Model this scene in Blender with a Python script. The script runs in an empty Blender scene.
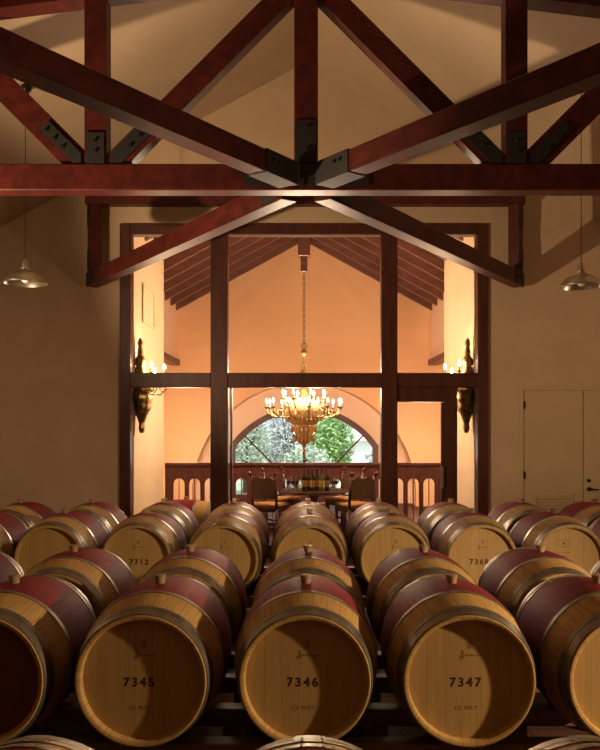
import bpy, bmesh, math, random
from mathutils import Vector, Matrix
random.seed(7)
R = math.radians
PI = math.pi
C = bpy.context.scene.collection
sc = bpy.context.scene

# ------------------------------------------------------------------ materials
def new_mat(name):
    m = bpy.data.materials.new(name); m.use_nodes = True
    nt = m.node_tree
    b = nt.nodes['Principled BSDF']
    return m, nt, b

def nd(nt, typ, **kw):
    n = nt.nodes.new(typ)
    for k, v in kw.items(): setattr(n, k, v)
    return n

def math_node(nt, op, a, b=None):
    n = nd(nt, 'ShaderNodeMath', operation=op)
    for i, v in enumerate((a, b)):
        if v is None: continue
        if isinstance(v, (int, float)): n.inputs[i].default_value = v
        else: nt.links.new(v, n.inputs[i])
    return n.outputs[0]

def mix_col(nt, fac, a, b, blend='MIX'):
    n = nd(nt, 'ShaderNodeMix', data_type='RGBA', blend_type=blend)
    if isinstance(fac, (int, float)): n.inputs[0].default_value = fac
    else: nt.links.new(fac, n.inputs[0])
    for i, v in ((6, a), (7, b)):
        if isinstance(v, tuple): n.inputs[i].default_value = (*v, 1)
        else: nt.links.new(v, n.inputs[i])
    return n.outputs[2]

def ramp(nt, fac, lo, hi):
    n = nd(nt, 'ShaderNodeMapRange', interpolation_type='SMOOTHSTEP')
    nt.links.new(fac, n.inputs[0]); n.inputs[1].default_value = lo; n.inputs[2].default_value = hi
    return n.outputs[0]

def noise(nt, vec, scale, detail=4, rough=.55):
    n = nd(nt, 'ShaderNodeTexNoise'); n.inputs['Scale'].default_value = scale
    n.inputs['Detail'].default_value = detail; n.inputs['Roughness'].default_value = rough
    if vec is not None: nt.links.new(vec, n.inputs['Vector'])
    return n.outputs['Fac']

def obj_coord(nt, scale=(1, 1, 1)):
    t = nd(nt, 'ShaderNodeTexCoord'); mp = nd(nt, 'ShaderNodeMapping')
    mp.inputs['Scale'].default_value = scale
    nt.links.new(t.outputs['Object'], mp.inputs['Vector'])
    return mp.outputs[0]

def bump(nt, b, h, strength=.2, dist=.01):
    n = nd(nt, 'ShaderNodeBump'); n.inputs['Strength'].default_value = strength
    n.inputs['Distance'].default_value = dist
    nt.links.new(h, n.inputs['Height']); nt.links.new(n.outputs[0], b.inputs['Normal'])

def simple(name, c1, c2=None, scale=(8, 8, 8), rough=.5, metal=0., lo=.35, hi=.65, bmp=0., ns=1., spec=None):
    m, nt, b = new_mat(name)
    v = obj_coord(nt, scale)
    f = noise(nt, v, ns)
    col = mix_col(nt, ramp(nt, f, lo, hi), c1, c2 or tuple(x * .8 for x in c1))
    nt.links.new(col, b.inputs['Base Color'])
    b.inputs['Roughness'].default_value = rough; b.inputs['Metallic'].default_value = metal
    if spec is not None: b.inputs['Specular IOR Level'].default_value = spec
    if bmp: bump(nt, b, f, bmp)
    return m

def emit(name, col, strength):
    m, nt, b = new_mat(name)
    b.inputs['Base Color'].default_value = (*col, 1)
    b.inputs['Emission Color'].default_value = (*col, 1)
    b.inputs['Emission Strength'].default_value = strength
    return m

def glass_mat(name, tint=(1, 1, 1), gloss=.08):
    m = bpy.data.materials.new(name); m.use_nodes = True
    nt = m.node_tree; nt.nodes.clear()
    o = nd(nt, 'ShaderNodeOutputMaterial'); mx = nd(nt, 'ShaderNodeMixShader')
    t = nd(nt, 'ShaderNodeBsdfTransparent'); g = nd(nt, 'ShaderNodeBsdfGlossy')
    t.inputs[0].default_value = (*tint, 1); g.inputs['Roughness'].default_value = .02
    lw = nd(nt, 'ShaderNodeFresnel'); lw.inputs[0].default_value = 1.45
    nt.links.new(math_node(nt, 'MULTIPLY', lw.outputs[0], gloss / .04), mx.inputs[0])
    nt.links.new(t.outputs[0], mx.inputs[1]); nt.links.new(g.outputs[0], mx.inputs[2])
    nt.links.new(mx.outputs[0], o.inputs[0])
    return m

def barrel_wood():
    m, nt, b = new_mat('barrel_staves')
    v = obj_coord(nt)
    s = nd(nt, 'ShaderNodeSeparateXYZ'); nt.links.new(v, s.inputs[0])
    zc = math_node(nt, 'SUBTRACT', s.outputs[2], .361)
    ang = math_node(nt, 'ARCTAN2', s.outputs[0], zc)
    k = math_node(nt, 'MULTIPLY', ang, 30 / (2 * PI))
    k = math_node(nt, 'ADD', k, .5)
    fl = math_node(nt, 'FLOOR', k); fr = math_node(nt, 'FRACT', k)
    wn = nd(nt, 'ShaderNodeTexWhiteNoise', noise_dimensions='1D'); nt.links.new(fl, wn.inputs['W'])
    e = math_node(nt, 'ABSOLUTE', math_node(nt, 'SUBTRACT', fr, .5))
    seam = ramp(nt, e, .465, .5)
    cv = nd(nt, 'ShaderNodeCombineXYZ')
    nt.links.new(math_node(nt, 'MULTIPLY', ang, 14), cv.inputs[0]); nt.links.new(math_node(nt, 'MULTIPLY', s.outputs[1], 4), cv.inputs[1])
    nt.links.new(math_node(nt, 'MULTIPLY', fl, 3.7), cv.inputs[2])
    g = noise(nt, cv.outputs[0], 1.6, 5)
    oak = mix_col(nt, ramp(nt, g, .3, .72), (.55, .35, .125), (.40, .24, .078))
    oak = mix_col(nt, math_node(nt, 'MULTIPLY', wn.outputs['Value'], .3), oak, (.36, .23, .10))
    wine = mix_col(nt, ramp(nt, g, .3, .75), (.25, .024, .036), (.15, .016, .022))
    ay = math_node(nt, 'ABSOLUTE', math_node(nt, 'SUBTRACT', s.outputs[1], .072))
    band = ramp(nt, math_node(nt, 'ADD', ay, math_node(nt, 'MULTIPLY', g, .012)), .249, .243)
    col = mix_col(nt, band, oak, wine)
    col = mix_col(nt, math_node(nt, 'MULTIPLY', seam, .6), col, (.05, .025, .012))
    nt.links.new(col, b.inputs['Base Color'])
    b.inputs['Roughness'].default_value = .6; b.inputs['Specular IOR Level'].default_value = .08
    bump(nt, b, math_node(nt, 'SUBTRACT', math_node(nt, 'MULTIPLY', g, .3), seam), .25, .004)
    return m

def barrel_head_mat(name, c1, c2, c3):
    m, nt, b = new_mat(name)
    v = obj_coord(nt)
    s = nd(nt, 'ShaderNodeSeparateXYZ'); nt.links.new(v, s.inputs[0])
    oi = nd(nt, 'ShaderNodeObjectInfo')
    k = math_node(nt, 'ADD', math_node(nt, 'DIVIDE', s.outputs[0], .078), 20.4)
    fl = math_node(nt, 'FLOOR', k); fr = math_node(nt, 'FRACT', k)
    wn = nd(nt, 'ShaderNodeTexWhiteNoise', noise_dimensions='1D')
    nt.links.new(math_node(nt, 'ADD', fl, math_node(nt, 'MULTIPLY', oi.outputs['Random'], 50)), wn.inputs['W'])
    e = math_node(nt, 'ABSOLUTE', math_node(nt, 'SUBTRACT', fr, .5))
    seam = ramp(nt, e, .48, .5)
    cv = nd(nt, 'ShaderNodeCombineXYZ')
    nt.links.new(math_node(nt, 'MULTIPLY', s.outputs[0], 38), cv.inputs[0]); nt.links.new(math_node(nt, 'MULTIPLY', s.outputs[2], 2.2), cv.inputs[1])
    nt.links.new(math_node(nt, 'ADD', fl, math_node(nt, 'MULTIPLY', oi.outputs['Random'], 30)), cv.inputs[2])
    g = noise(nt, cv.outputs[0], 1.2, 4)
    col = mix_col(nt, ramp(nt, g, .3, .75), c1, c2)
    col = mix_col(nt, math_node(nt, 'MULTIPLY', wn.outputs['Value'], .45), col, c3)
    col = mix_col(nt, math_node(nt, 'MULTIPLY', seam, .5), col, tuple(x * .3 for x in c2))
    nt.links.new(col, b.inputs['Base Color'])
    b.inputs['Roughness'].default_value = .55
    return m

M = {}
M['staves'] = barrel_wood()
M['head'] = barrel_head_mat('oak_head', (.50, .325, .115), (.42, .26, .085), (.37, .235, .09))
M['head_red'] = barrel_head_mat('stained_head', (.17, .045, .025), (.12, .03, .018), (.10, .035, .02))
M['hoop'] = simple('galvanised_hoop', (.36, .345, .29), (.26, .245, .20), (14, 14, 14), .42, .9)
M['bung'] = simple('wood_bung', (.34, .22, .10), (.24, .15, .07), (30, 30, 30), .6)
M['ink'] = simple('stencil_ink', (.035, .008, .010), (.05, .012, .012), (60, 60, 60), .7)
M['faint_ink'] = simple('faded_ink', (.17, .065, .028), (.22, .10, .04), (60, 60, 60), .7)
M['beam'] = simple('stained_timber', (.088, .0145, .0105), (.052, .009, .007), (9, 2.5, 9), .42, bmp=.08, spec=.28)
M['plate'] = simple('black_steel_plate', (.011, .010, .010), (.016, .014, .014), (20, 20, 20), .6, .0)
M['bolt'] = simple('steel_bolt', (.10, .10, .10), (.06, .06, .06), (40, 40, 40), .35, .9)
M['hall_paint'] = simple('hall_paint', (.50, .365, .24), (.47, .34, .222), (2, 2, 2), .85, bmp=.03)
M['hall_ceiling'] = simple('hall_ceiling_paint', (.50, .37, .245), (.47, .345, .225), (1.5, 1.5, 1.5), .88)
M['peach'] = simple('peach_plaster', (.80, .47, .25), (.77, .445, .23), (1.2, 1.2, 1.2), .85, bmp=.03)
M['niche'] = simple('niche_plaster', (.88, .64, .46), (.86, .61, .43), (1.2, 1.2, 1.2), .85)
M['cream'] = simple('cream_plaster', (.70, .52, .32), (.66, .49, .30), (1.2, 1.2, 1.2), .85)
M['frame'] = simple('dark_frame_timber', (.075, .022, .014), (.05, .015, .010), (12, 12, 2), .34, bmp=.05)
M['rail'] = simple('red_rail_timber', (.10, .026, .020), (.07, .018, .014), (12, 12, 3), .4)
M['rafter'] = simple('rafter_timber', (.15, .055, .035), (.11, .04, .026), (3, 12, 12), .45)
M['board'] = simple('ceiling_boards', (.17, .085, .055), (.13, .06, .04), (12, 2, 12), .6)
M['glass'] = glass_mat('window_glass', (.97, .98, .98), .035)
M['door'] = simple('door_paint', (.47, .35, .205), (.45, .335, .195), (2, 2, 2), .6)
M['black_metal'] = simple('black_metal', (.03, .027, .025), (.02, .018, .017), (30, 30, 30), .35, .7)
M['pendant'] = simple('brushed_pendant_metal', (.62, .56, .47), (.5, .45, .37), (4, 4, 40), .3, .95)
M['pendant_in'] = simple('pendant_lining', (.75, .72, .66), (.7, .67, .6), (8, 8, 8), .5)
M['gilt'] = simple('gilded_metal', (.40, .26, .10), (.14, .085, .035), (25, 25, 25), .3, .85)
M['crystal'] = simple('amber_crystal', (.85, .55, .27), (.60, .33, .13), (30, 30, 30), .12, .1)
M['candle'] = simple('ivory_candle', (.8, .62, .38), (.75, .58, .35), (10, 10, 10), .5)
M['bulb'] = emit('lit_bulb', (1., .80, .48), 60)
M['dark_wood'] = simple('chair_wood', (.085, .026, .018), (.055, .017, .012), (10, 10, 4), .32)
M['leather'] = simple('brown_leather', (.095, .032, .022), (.07, .024, .018), (20, 20, 20), .42, bmp=.1)
M['seat'] = simple('tan_seat', (.52, .25, .07), (.44, .2, .055), (18, 18, 18), .55)
M['bottle'] = simple('dark_bottle_glass', (.012, .018, .010), (.016, .022, .012), (10, 10, 10), .08)
M['bottle_green'] = simple('green_bottle_glass', (.12, .24, .03), (.1, .2, .025), (10, 10, 10), .08)
M['label'] = simple('bottle_label', (.66, .43, .13), (.6, .38, .11), (30, 30, 30), .6)
M['foil'] = simple('bottle_foil', (.03, .02, .025), (.05, .03, .03), (30, 30, 30), .35, .4)
M['clear'] = glass_mat('glass_clear', (.86, .86, .90), .25)
M['wine'] = simple('red_wine', (.16, .02, .06), (.13, .015, .05), (10, 10, 10), .1)
M['crate'] = simple('rack_timber', (.20, .125, .07), (.13, .075, .04), (3, 14, 14), .6, bmp=.1)
M['leaf_pale'] = simple('pale_leaves', (.55, .62, .48), (.32, .40, .30), (3, 3, 3), .6)
M['leaf_green'] = simple('green_leaves', (.36, .56, .18), (.20, .36, .10), (3, 3, 3), .6)
M['leaf_grey'] = simple('grey_leaves', (.62, .63, .60), (.40, .43, .40), (3, 3, 3), .6)
M['bark'] = simple('bark', (.10, .075, .05), (.06, .045, .03), (20, 20, 4), .9)
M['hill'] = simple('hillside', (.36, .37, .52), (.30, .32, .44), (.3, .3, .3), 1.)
M['ground'] = simple('ground_grass', (.40, .42, .30), (.30, .34, .2), (1, 1, 1), 1.)
M['house'] = simple('house_wall', (.75, .72, .70), (.7, .67, .65), (1, 1, 1), .9)
M['house_roof'] = simple('house_roof', (.78, .76, .80), (.70, .68, .72), (4, 1, 1), .9)

def floor_mat():
    m, nt, b = new_mat('dark_floor_tiles')
    v = obj_coord(nt)
    br = nd(nt, 'ShaderNodeTexBrick'); nt.links.new(v, br.inputs['Vector'])
    br.inputs['Color1'].default_value = (.10, .045, .03, 1); br.inputs['Color2'].default_value = (.075, .034, .024, 1)
    br.inputs['Mortar'].default_value = (.02, .014, .012, 1); br.inputs['Scale'].default_value = 1.
    br.inputs['Brick Width'].default_value = .4; br.inputs['Row Height'].default_value = .2; br.inputs['Mortar Size'].default_value = .008
    n = noise(nt, v, 6)
    c = mix_col(nt, math_node(nt, 'MULTIPLY', n, .5), br.outputs[0], (.05, .025, .02))
    nt.links.new(c, b.inputs['Base Color']); b.inputs['Roughness'].default_value = .62; b.inputs['Specular IOR Level'].default_value = .15
    return m
M['floor'] = floor_mat()

# ------------------------------------------------------------------ mesh helpers
def link(name, bm, mat, parent=None, smooth=False, autosmooth=None):
    bmesh.ops.recalc_face_normals(bm, faces=bm.faces[:])
    me = bpy.data.meshes.new(name); bm.to_mesh(me); bm.free()
    mats = mat if isinstance(mat, (list, tuple)) else [mat]
    for x in mats: me.materials.append(x)
    if smooth:
        for p in me.polygons: p.use_smooth = True
        if autosmooth: me.set_sharp_from_angle(angle=R(autosmooth))
    o = bpy.data.objects.new(name, me); C.objects.link(o)
    if parent: o.parent = parent
    return o

def thing(name, label, cat, loc=(0, 0, 0), rz=0., group=None):
    o = bpy.data.objects.new(name, None); C.objects.link(o)
    o.location = loc; o.rotation_euler = (0, 0, rz); o.empty_display_size = .1
    return tag(o, label, cat, group)

def tag(o, label, cat, group=None):
    o['label'] = label; o['category'] = cat
    if group: o['group'] = group
    return o

def struct(o, label=None):
    o['kind'] = 'structure'
    if label: o['label'] = label
    return o

def struct_empty(name, loc=(0, 0, 0)):
    o = bpy.data.objects.new(name, None); C.objects.link(o); o.location = loc
    o['kind'] = 'structure'
    return o

def copy_tree(o, parent=None):
    c = o.copy(); C.objects.link(c)
    if parent: c.parent = parent
    for ch in list(o.children): copy_tree(ch, c)
    return c

def bx(bm, x0, x1, y0, y1, z0, z1, bev=0.):
    g = bmesh.ops.create_cube(bm, size=1)
    bmesh.ops.transform(bm, verts=g['verts'], matrix=Matrix.Translation(((x0+x1)/2, (y0+y1)/2, (z0+z1)/2)) @ Matrix.Diagonal((x1-x0, y1-y0, z1-z0, 1)))
    if bev: bevel(bm, g['verts'], bev)

def bevel(bm, verts, w, seg=1):
    es = {e for v in verts for e in v.link_edges}
    bmesh.ops.bevel(bm, geom=list(es), offset=w, segments=seg, affect='EDGES')

def beam(bm, p0, p1, w, h, bev=.006, up=Vector((0, 0, 1))):
    """box from p0 to p1 (centre line), w across, h in the up direction"""
    p0, p1 = Vector(p0), Vector(p1); d = (p1 - p0); L = d.length; d.normalize()
    side = d.cross(up).normalized(); u = side.cross(d)
    g = bmesh.ops.create_cube(bm, size=1)
    mt = Matrix((( d.x, side.x, u.x, 0), (d.y, side.y, u.y, 0), (d.z, side.z, u.z, 0), (0, 0, 0, 1)))
    bmesh.ops.transform(bm, verts=g['verts'], matrix=Matrix.Translation((p0 + p1) / 2) @ mt @ Matrix.Diagonal((L, w, h, 1)))
    if bev: bevel(bm, g['verts'], bev)

def lathe(bm, prof, seg=32, o=(0, 0, 0), axis='Z', ripple=0, nrip=0):
    rings = []
    for r, t in prof:
        ring = []
        for i in range(seg):
            a = 2 * PI * i / seg
            rr = r * (1 + ripple * math.cos(nrip * a)) if ripple else r
            c, s = rr * math.cos(a), rr * math.sin(a)
            p = (c, s, t) if axis == 'Z' else ((c, t, s) if axis == 'Y' else (t, c, s))
            ring.append(bm.verts.new((p[0] + o[0], p[1] + o[1], p[2] + o[2])))
        rings.append(ring)
    for a, b in zip(rings, rings[1:]):
        for i in range(seg):
            bm.faces.new((a[i], a[(i+1) % seg], b[(i+1) % seg], b[i]))
    return rings

def cap(bm, ring): bm.faces.new(ring)

def solid_lathe(bm, prof, seg=24, **kw):
    r = lathe(bm, prof, seg, **kw)
    cap(bm, r[0]); cap(bm, r[-1])

def tube(bm, pts, r, seg=6, closed=False):
    pts = [Vector(p) for p in pts]; n = len(pts); rings = []
    ref = None
    for i, p in enumerate(pts):
        if closed: t = pts[(i+1) % n] - pts[i-1]
        else: t = pts[min(i+1, n-1)] - pts[max(i-1, 0)]
        t.normalize()
        if ref is None:
            ref = t.orthogonal().normalized()
        ref = (ref - t * ref.dot(t)); ref = ref.normalized() if ref.length > 1e-6 else t.orthogonal().normalized()
        b = t.cross(ref)
        rr = r[i] if isinstance(r, (list, tuple)) else r
        rings.append([bm.verts.new(p + ref * (rr * math.cos(2*PI*k/seg)) + b * (rr * math.sin(2*PI*k/seg))) for k in range(seg)])
    m = n if closed else n - 1
    for i in range(m):
        a, b = rings[i], rings[(i+1) % n]
        for k in range(seg): bm.faces.new((a[k], a[(k+1) % seg], b[(k+1) % seg], b[k]))
    if not closed: cap(bm, rings[0]); cap(bm, rings[-1])

def ball(bm, p, r, seg=10, sz=1.):
    g = bmesh.ops.create_uvsphere(bm, u_segments=seg, v_segments=max(6, seg*2//3), radius=r)
    bmesh.ops.transform(bm, verts=g['verts'], matrix=Matrix.Translation(p) @ Matrix.Diagonal((1, 1, sz, 1)))

def prism(bm, outer, holes, a0, a1, plane='XZ'):
    """polygon with holes, extruded from a0 to a1 along the axis normal to the plane"""
    def P(p, a):
        return (p[0], a, p[1]) if plane == 'XZ' else ((a, p[0], p[1]) if plane == 'YZ' else (p[0], p[1], a))
    es = []
    loops = [outer] + list(holes)
    for lp in loops:
        vs = [bm.verts.new(P(p, a0)) for p in lp]
        for i in range(len(vs)): es.append(bm.edges.new((vs[i], vs[(i+1) % len(vs)])))
    r = bmesh.ops.triangle_fill(bm, use_beauty=True, use_dissolve=False, edges=es)
    fs = [f for f in r['geom'] if isinstance(f, bmesh.types.BMFace)]
    ex = bmesh.ops.extrude_face_region(bm, geom=fs)
    vv = [v for v in ex['geom'] if isinstance(v, bmesh.types.BMVert)]
    d = a1 - a0
    vec = (0, d, 0) if plane == 'XZ' else ((d, 0, 0) if plane == 'YZ' else (0, 0, d))
    bmesh.ops.translate(bm, verts=vv, vec=vec)

def arc(cx, cz, r, a0, a1, n):
    return [(cx + r*math.cos(R(a0 + (a1-a0)*i/n)), cz + r*math.sin(R(a0 + (a1-a0)*i/n))) for i in range(n+1)]

def NB(): return bmesh.new()

def text_obj(txt, size, mat, parent, loc, shear=0., bold=0., spacing=1., name='stencil'):
    cu = bpy.data.curves.new('t', 'FONT'); cu.body = txt; cu.size = size; cu.shear = shear
    cu.offset = bold; cu.space_character = spacing; cu.align_x = 'CENTER'; cu.align_y = 'CENTER'; cu.extrude = .00015
    cu.resolution_u = 3
    t = bpy.data.objects.new('t', cu); C.objects.link(t)
    bpy.context.view_layer.update()
    me = bpy.data.meshes.new_from_object(t.evaluated_get(bpy.context.evaluated_depsgraph_get()))
    bpy.data.objects.remove(t); bpy.data.curves.remove(cu)
    me.name = name; me.materials.clear(); me.materials.append(mat)
    o = bpy.data.objects.new(name, me); C.objects.link(o); o.parent = parent
    o.location = loc; o.rotation_euler = (PI/2, 0, 0)
    return o

# ------------------------------------------------------------------ camera (eye at 1.9 m)
cam = bpy.data.cameras.new('camera'); co = bpy.data.objects.new('camera', cam); C.objects.link(co)
co.location = (0, 0, 1.9); co.rotation_euler = (PI/2, 0, 0)
cam.sensor_width = 36; cam.lens = 800 / 750 * 36; cam.shift_y = 50/750; cam.shift_x = -4/750
cam.clip_start = .05; cam.clip_end = 300
sc.camera = co

# ------------------------------------------------------------------ setting: the barrel hall
WY = 11.5                        # hall side of the end wall
RZ, RS = 7.1, .54                # hall ridge height and roof slope
HW = 5.0
def hall_z(x): return RZ - RS*abs(x)

bm = NB(); bx(bm, -HW-.2, HW+.2, -2.7, WY+.1, -.1, 0); struct(link('floor', bm, M['floor']))
bm = NB(); bx(bm, -4.6, 4.6, WY+.1, 21.0, -.1, 0); struct(link('floor_foyer', bm, M['floor']))
for s, nm in ((-1, 'wall_left'), (1, 'wall_right')):
    bm = NB(); bx(bm, *sorted((s*HW, s*(HW+.2))), -2.7, WY+.2, 0, hall_z(HW)+.15); struct(link(nm, bm, M['hall_paint']))
bm = NB(); prism(bm, [(-HW, 0), (HW, 0), (HW, hall_z(HW)), (0, RZ), (-HW, hall_z(HW))], [], -2.7, -2.5); struct(link('wall_front', bm, M['hall_paint']))
OX, OZ = 2.63, 4.775             # opening for the glazed screen
bm = NB(); prism(bm, [(-HW, 0), (-OX, 0), (-OX, OZ), (OX, OZ), (OX, 0), (HW, 0), (HW, hall_z(HW)), (0, RZ), (-HW, hall_z(HW))], [], WY, WY+.2)
struct(link('wall_back', bm, M['hall_paint']))
bm = NB(); prism(bm, [(-HW-.2, hall_z(HW+.2)), (0, RZ), (HW+.2, hall_z(HW+.2)), (HW+.2, hall_z(HW+.2)+.15), (0, RZ+.15), (-HW-.2, hall_z(HW+.2)+.15)], [], -2.7, WY+.2)
struct(link('ceiling', bm, M['hall_ceiling']))

# ------------------------------------------------------------------ setting: foyer behind the screen
FZ, FS = 6.15, .548
BY = 18.7
def foyer_z(x): return FZ - FS*abs(x)
for s, nm in ((-1, 'wall_foyer_left'), (1, 'wall_foyer_right')):
    bm = NB()
    a, b = s*2.49, s*2.72
    hole = []
    prism(bm, [(a, 0), (b, 0), (b, foyer_z(b)+.2), (a, foyer_z(a)+.2)], [], WY+.2, 14.2)
    struct(link(nm, bm, M['cream']))
    # upper side wall above the aisle, and its timber ledge
    bm = NB(); bx(bm, *sorted((s*2.95, s*3.1)), 14.25, BY, 3.42, foyer_z(2.95)+.2)
    struct(link('wall_clerestory_' + ('left' if s < 0 else 'right'), bm, M['niche']))
    bm = NB(); bx(bm, *sorted((s*2.90, s*3.12)), 14.25, BY, 3.29, 3.42, .006)
    struct(link('trim_%d' % (1 if s < 0 else 2), bm, M['rail']))
    bm = NB(); bx(bm, *sorted((s*4.2, s*4.4)), WY+.2, BY, 0, foyer_z(4.2)+.2)
    struct(link('wall_aisle_' + ('left' if s < 0 else 'right'), bm, M['peach']))
NR, NZ = 2.62, .27               # niche arch
outer = [(-4.4, 0), (-NR, 0)] + arc(0, NZ, NR, 180, 0, 40) + [(NR, 0), (4.4, 0), (4.4, foyer_z(4.4)+.25), (0, FZ+.25), (-4.4, foyer_z(4.4)+.25)]
bm = NB(); prism(bm, outer, [], BY, BY+.2); struct(link('wall_foyer_back', bm, M['peach']))
bm = NB()
prism(bm, [(-NR, 0)] + arc(0, NZ, NR, 180, 0, 40) + [(NR, 0), (NR+.12, 0)] + arc(0, NZ, NR+.12, 0, 180, 40) + [(-NR-.12, 0)], [], BY+.2, 19.6)
struct(link('wall_niche_vault', bm, M['niche']))
NY = 19.4
WW, WZ0, WR, WAP = 71/800*NY, .12, 86.6/800*NY, 1.9 + 15/800*NY
wa = math.degrees(math.acos(WW/WR)); wcz = WAP-WR
win = [(-WW, WZ0)] + arc(0, wcz, WR, 180-wa, wa, 28) + [(WW, WZ0)]
bm = NB(); prism(bm, [(-NR, 0)] + arc(0, NZ, NR, 180, 0, 40) + [(NR, 0)], [win], NY, NY+.2); struct(link('wall_niche_end', bm, M['niche']))
bm = NB(); prism(bm, [(-4.4, foyer_z(4.4)+.2), (0, FZ+.2), (4.4, foyer_z(4.4)+.2), (4.4, foyer_z(4.4)+.32), (0, FZ+.32), (-4.4, foyer_z(4.4)+.32)], [], WY+.2, 21.2)
struct(link('ceiling_foyer', bm, M['board']))

# arched window
w2 = struct_empty('window_2', (0, NY, 0))
bm = NB()
inn = [(-WW+.05, WZ0+.1)] + arc(0, wcz, WR-.055, 180-wa-.6, wa+.6, 28) + [(WW-.05, WZ0+.1)]
out = [(-WW-.085, WZ0-.06)] + arc(0, wcz, WR+.085, 180-wa+.3, wa-.3, 28) + [(WW+.085, WZ0-.06)]
prism(bm, out, [inn], -.06, .12); link('window_frame', bm, M['rail'], w2)
bm = NB(); inn2 = [(-WW+.04, WZ0+.09)] + arc(0, wcz, WR-.045, 180-wa-.5, wa+.5, 28) + [(WW-.04, WZ0+.09)]
prism(bm, inn2, [], .06, .065); link('pane', bm, M['glass'], w2)
fan = Vector((0, 0, 1.9 - 71/800*NY))
for ax, az in ((-59/800*NY, 1.9 - 11/800*NY), (59/800*NY, 1.9 - 11/800*NY)):
    bm = NB(); beam(bm, (ax*1.0, .05, az), (fan.x, .05, fan.z), .04, .04, 0); link('muntin', bm, M['frame'], w2)
bm = NB(); bx(bm, -.025, .025, .03, .07, WZ0+.1, WAP-.12); link('muntin', bm, M['frame'], w2)
bm = NB(); bx(bm, -WW+.1, WW-.1, .02, .09, .82, .90); link('muntin', bm, M['rail'], w2)

# rafters of the foyer roof
names = ['nearest', 'second from', 'third from', 'fourth from', 'fifth from', 'sixth from', 'seventh from', 'eighth from', 'ninth from']
for s, sd in ((-1, 'left'), (1, 'right')):
    for k in range(9):
        y = 18.42 - .735*k
        bm = NB()
        # hung under the boards; rafter soffit in the plane FZ-FS|x|
        x1 = 4.2 if y > 14.4 else 2.49
        if y > 14.3: x1 = 2.94
        pts = [(s*.09, FZ-FS*.09), (s*x1, foyer_z(x1)), (s*x1, foyer_z(x1)+.195), (s*.09, FZ-FS*.09+.195)]
        prism(bm, pts, [], y-.05, y+.05)
        o = link('rafter', bm, M['rafter'])
        w = 'nearest the peach gable wall' if k == 0 else names[k] + ' the peach gable wall'
        tag(o, 'dark roof rafter on the %s foyer slope, %s' % (sd, w), 'rafter', 'rafters of the foyer roof')
bm = NB(); bx(bm, -.085, .085, WY+.25, BY-.02, FZ-.16, FZ+.15, .006)
struct(link('trim_3', bm, M['rafter']))

# small recessed panel on the left return wall
bm = NB()
bx(bm, -2.49, -2.475, 12.30, 13.15, 3.50, 4.05, .004)
o = link('wall_panel', bm, M['cream']); tag(o, 'small plain framed panel high on the lit left return wall', 'panel')
f = NB(); bx(f, -2.476, -2.46, 12.27, 12.30, 3.47, 4.08); bx(f, -2.476, -2.46, 13.15, 13.18, 3.47, 4.08); bx(f, -2.476, -2.46, 12.30, 13.15, 3.47, 3.50); bx(f, -2.476, -2.46, 12.30, 13.15, 4.05, 4.08)
link('rim', f, M['cream'], o)

# ------------------------------------------------------------------ the glazed screen (window_1)
w1 = struct_empty('window_1', (0, WY, 0))
def zpx(y, d=WY): return 1.9 + (425 - y)/800*d
def xpx(x, d=WY): return (x - 304)/800*d
F0, F1 = -.05, .13
for s in (-1, 1):
    bm = NB(); bx(bm, *sorted((s*2.49, s*2.64)), F0, F1, 0, OZ+.01, .008); link('frame_post', bm, M['frame'], w1)
bm = NB(); bx(bm, -2.49, 2.49, F0, F1, 4.63, OZ+.01, .008); link('frame_head', bm, M['frame'], w1)
ML = (xpx(211), xpx(228)); MR = (xpx(381), xpx(397)); T0, T1 = zpx(387.5), zpx(373)
for a, b in (ML, MR):
    bm = NB(); bx(bm, a, b, F0-.02, F1+.02, 0, 4.63, .008); link('mullion', bm, M['frame'], w1)
for a, b in ((-2.49, ML[0]), (ML[1], MR[0]), (MR[1], 2.49)):
    bm = NB(); bx(bm, a, b, F0, F1, T0, T1, .008); link('transom', bm, M['frame'], w1)
    bm = NB(); bx(bm, a, b, .035, .043, T1, 4.63); link('pane', bm, M['glass'], w1)
for a, b in ((-2.49, ML[0]), (ML[1], MR[0])):
    bm = NB(); bx(bm, a, b, F0, F1, 0, .18, .008); link('bottom_rail', bm, M['frame'], w1)
    bm = NB(); bx(bm, a, b, .035, .043, .18, T0); link('pane', bm, M['glass'], w1)
bm = NB(); bx(bm, ML[1]+.035, ML[1]+.06, F0+.02, F1-.03, .18, T0, .004); link('glazing_bead', bm, M['frame'], w1)
# glass door in the right bay
d2 = struct_empty('door_2', (0, WY, 0))
SX = (xpx(445), xpx(457))
bm = NB(); bx(bm, MR[1], SX[1], F0+.02, F1-.02, zpx(402), T0, .006); link('door_head', bm, M['frame'], d2)
bm = NB(); bx(bm, SX[0], SX[1], F0+.02, F1-.02, 0, zpx(402), .006); link('door_jamb', bm, M['frame'], d2)
bm = NB(); bx(bm, xpx(441), SX[0]-.003, F0+.03, F0+.09, 0.02, zpx(402)-.005, .006); link('door_stile', bm, M['frame'], d2)
bm = NB(); bx(bm, MR[1]+.003, xpx(441), F0+.03, F0+.09, 0.02, .26, .006); link('door_rail', bm, M['frame'], d2)
bm = NB(); bx(bm, MR[1]+.003, xpx(441), F0+.055, F0+.062, .26, zpx(402)-.005); link('pane', bm, M['glass'], d2)
bm = NB(); bx(bm, SX[1], 2.49, .035, .043, 0, T0); link('side_pane', bm, M['glass'], d2)
bm = NB(); tube(bm, [(SX[0]-.05, F0+.03, 1.0), (SX[0]-.05, F0-.03, 1.0), (SX[0]-.05, F0-.03, 1.3), (SX[0]-.05, F0+.03, 1.3)], .012, 8); link('door_handle', bm, M['hoop'], d2)

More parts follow.
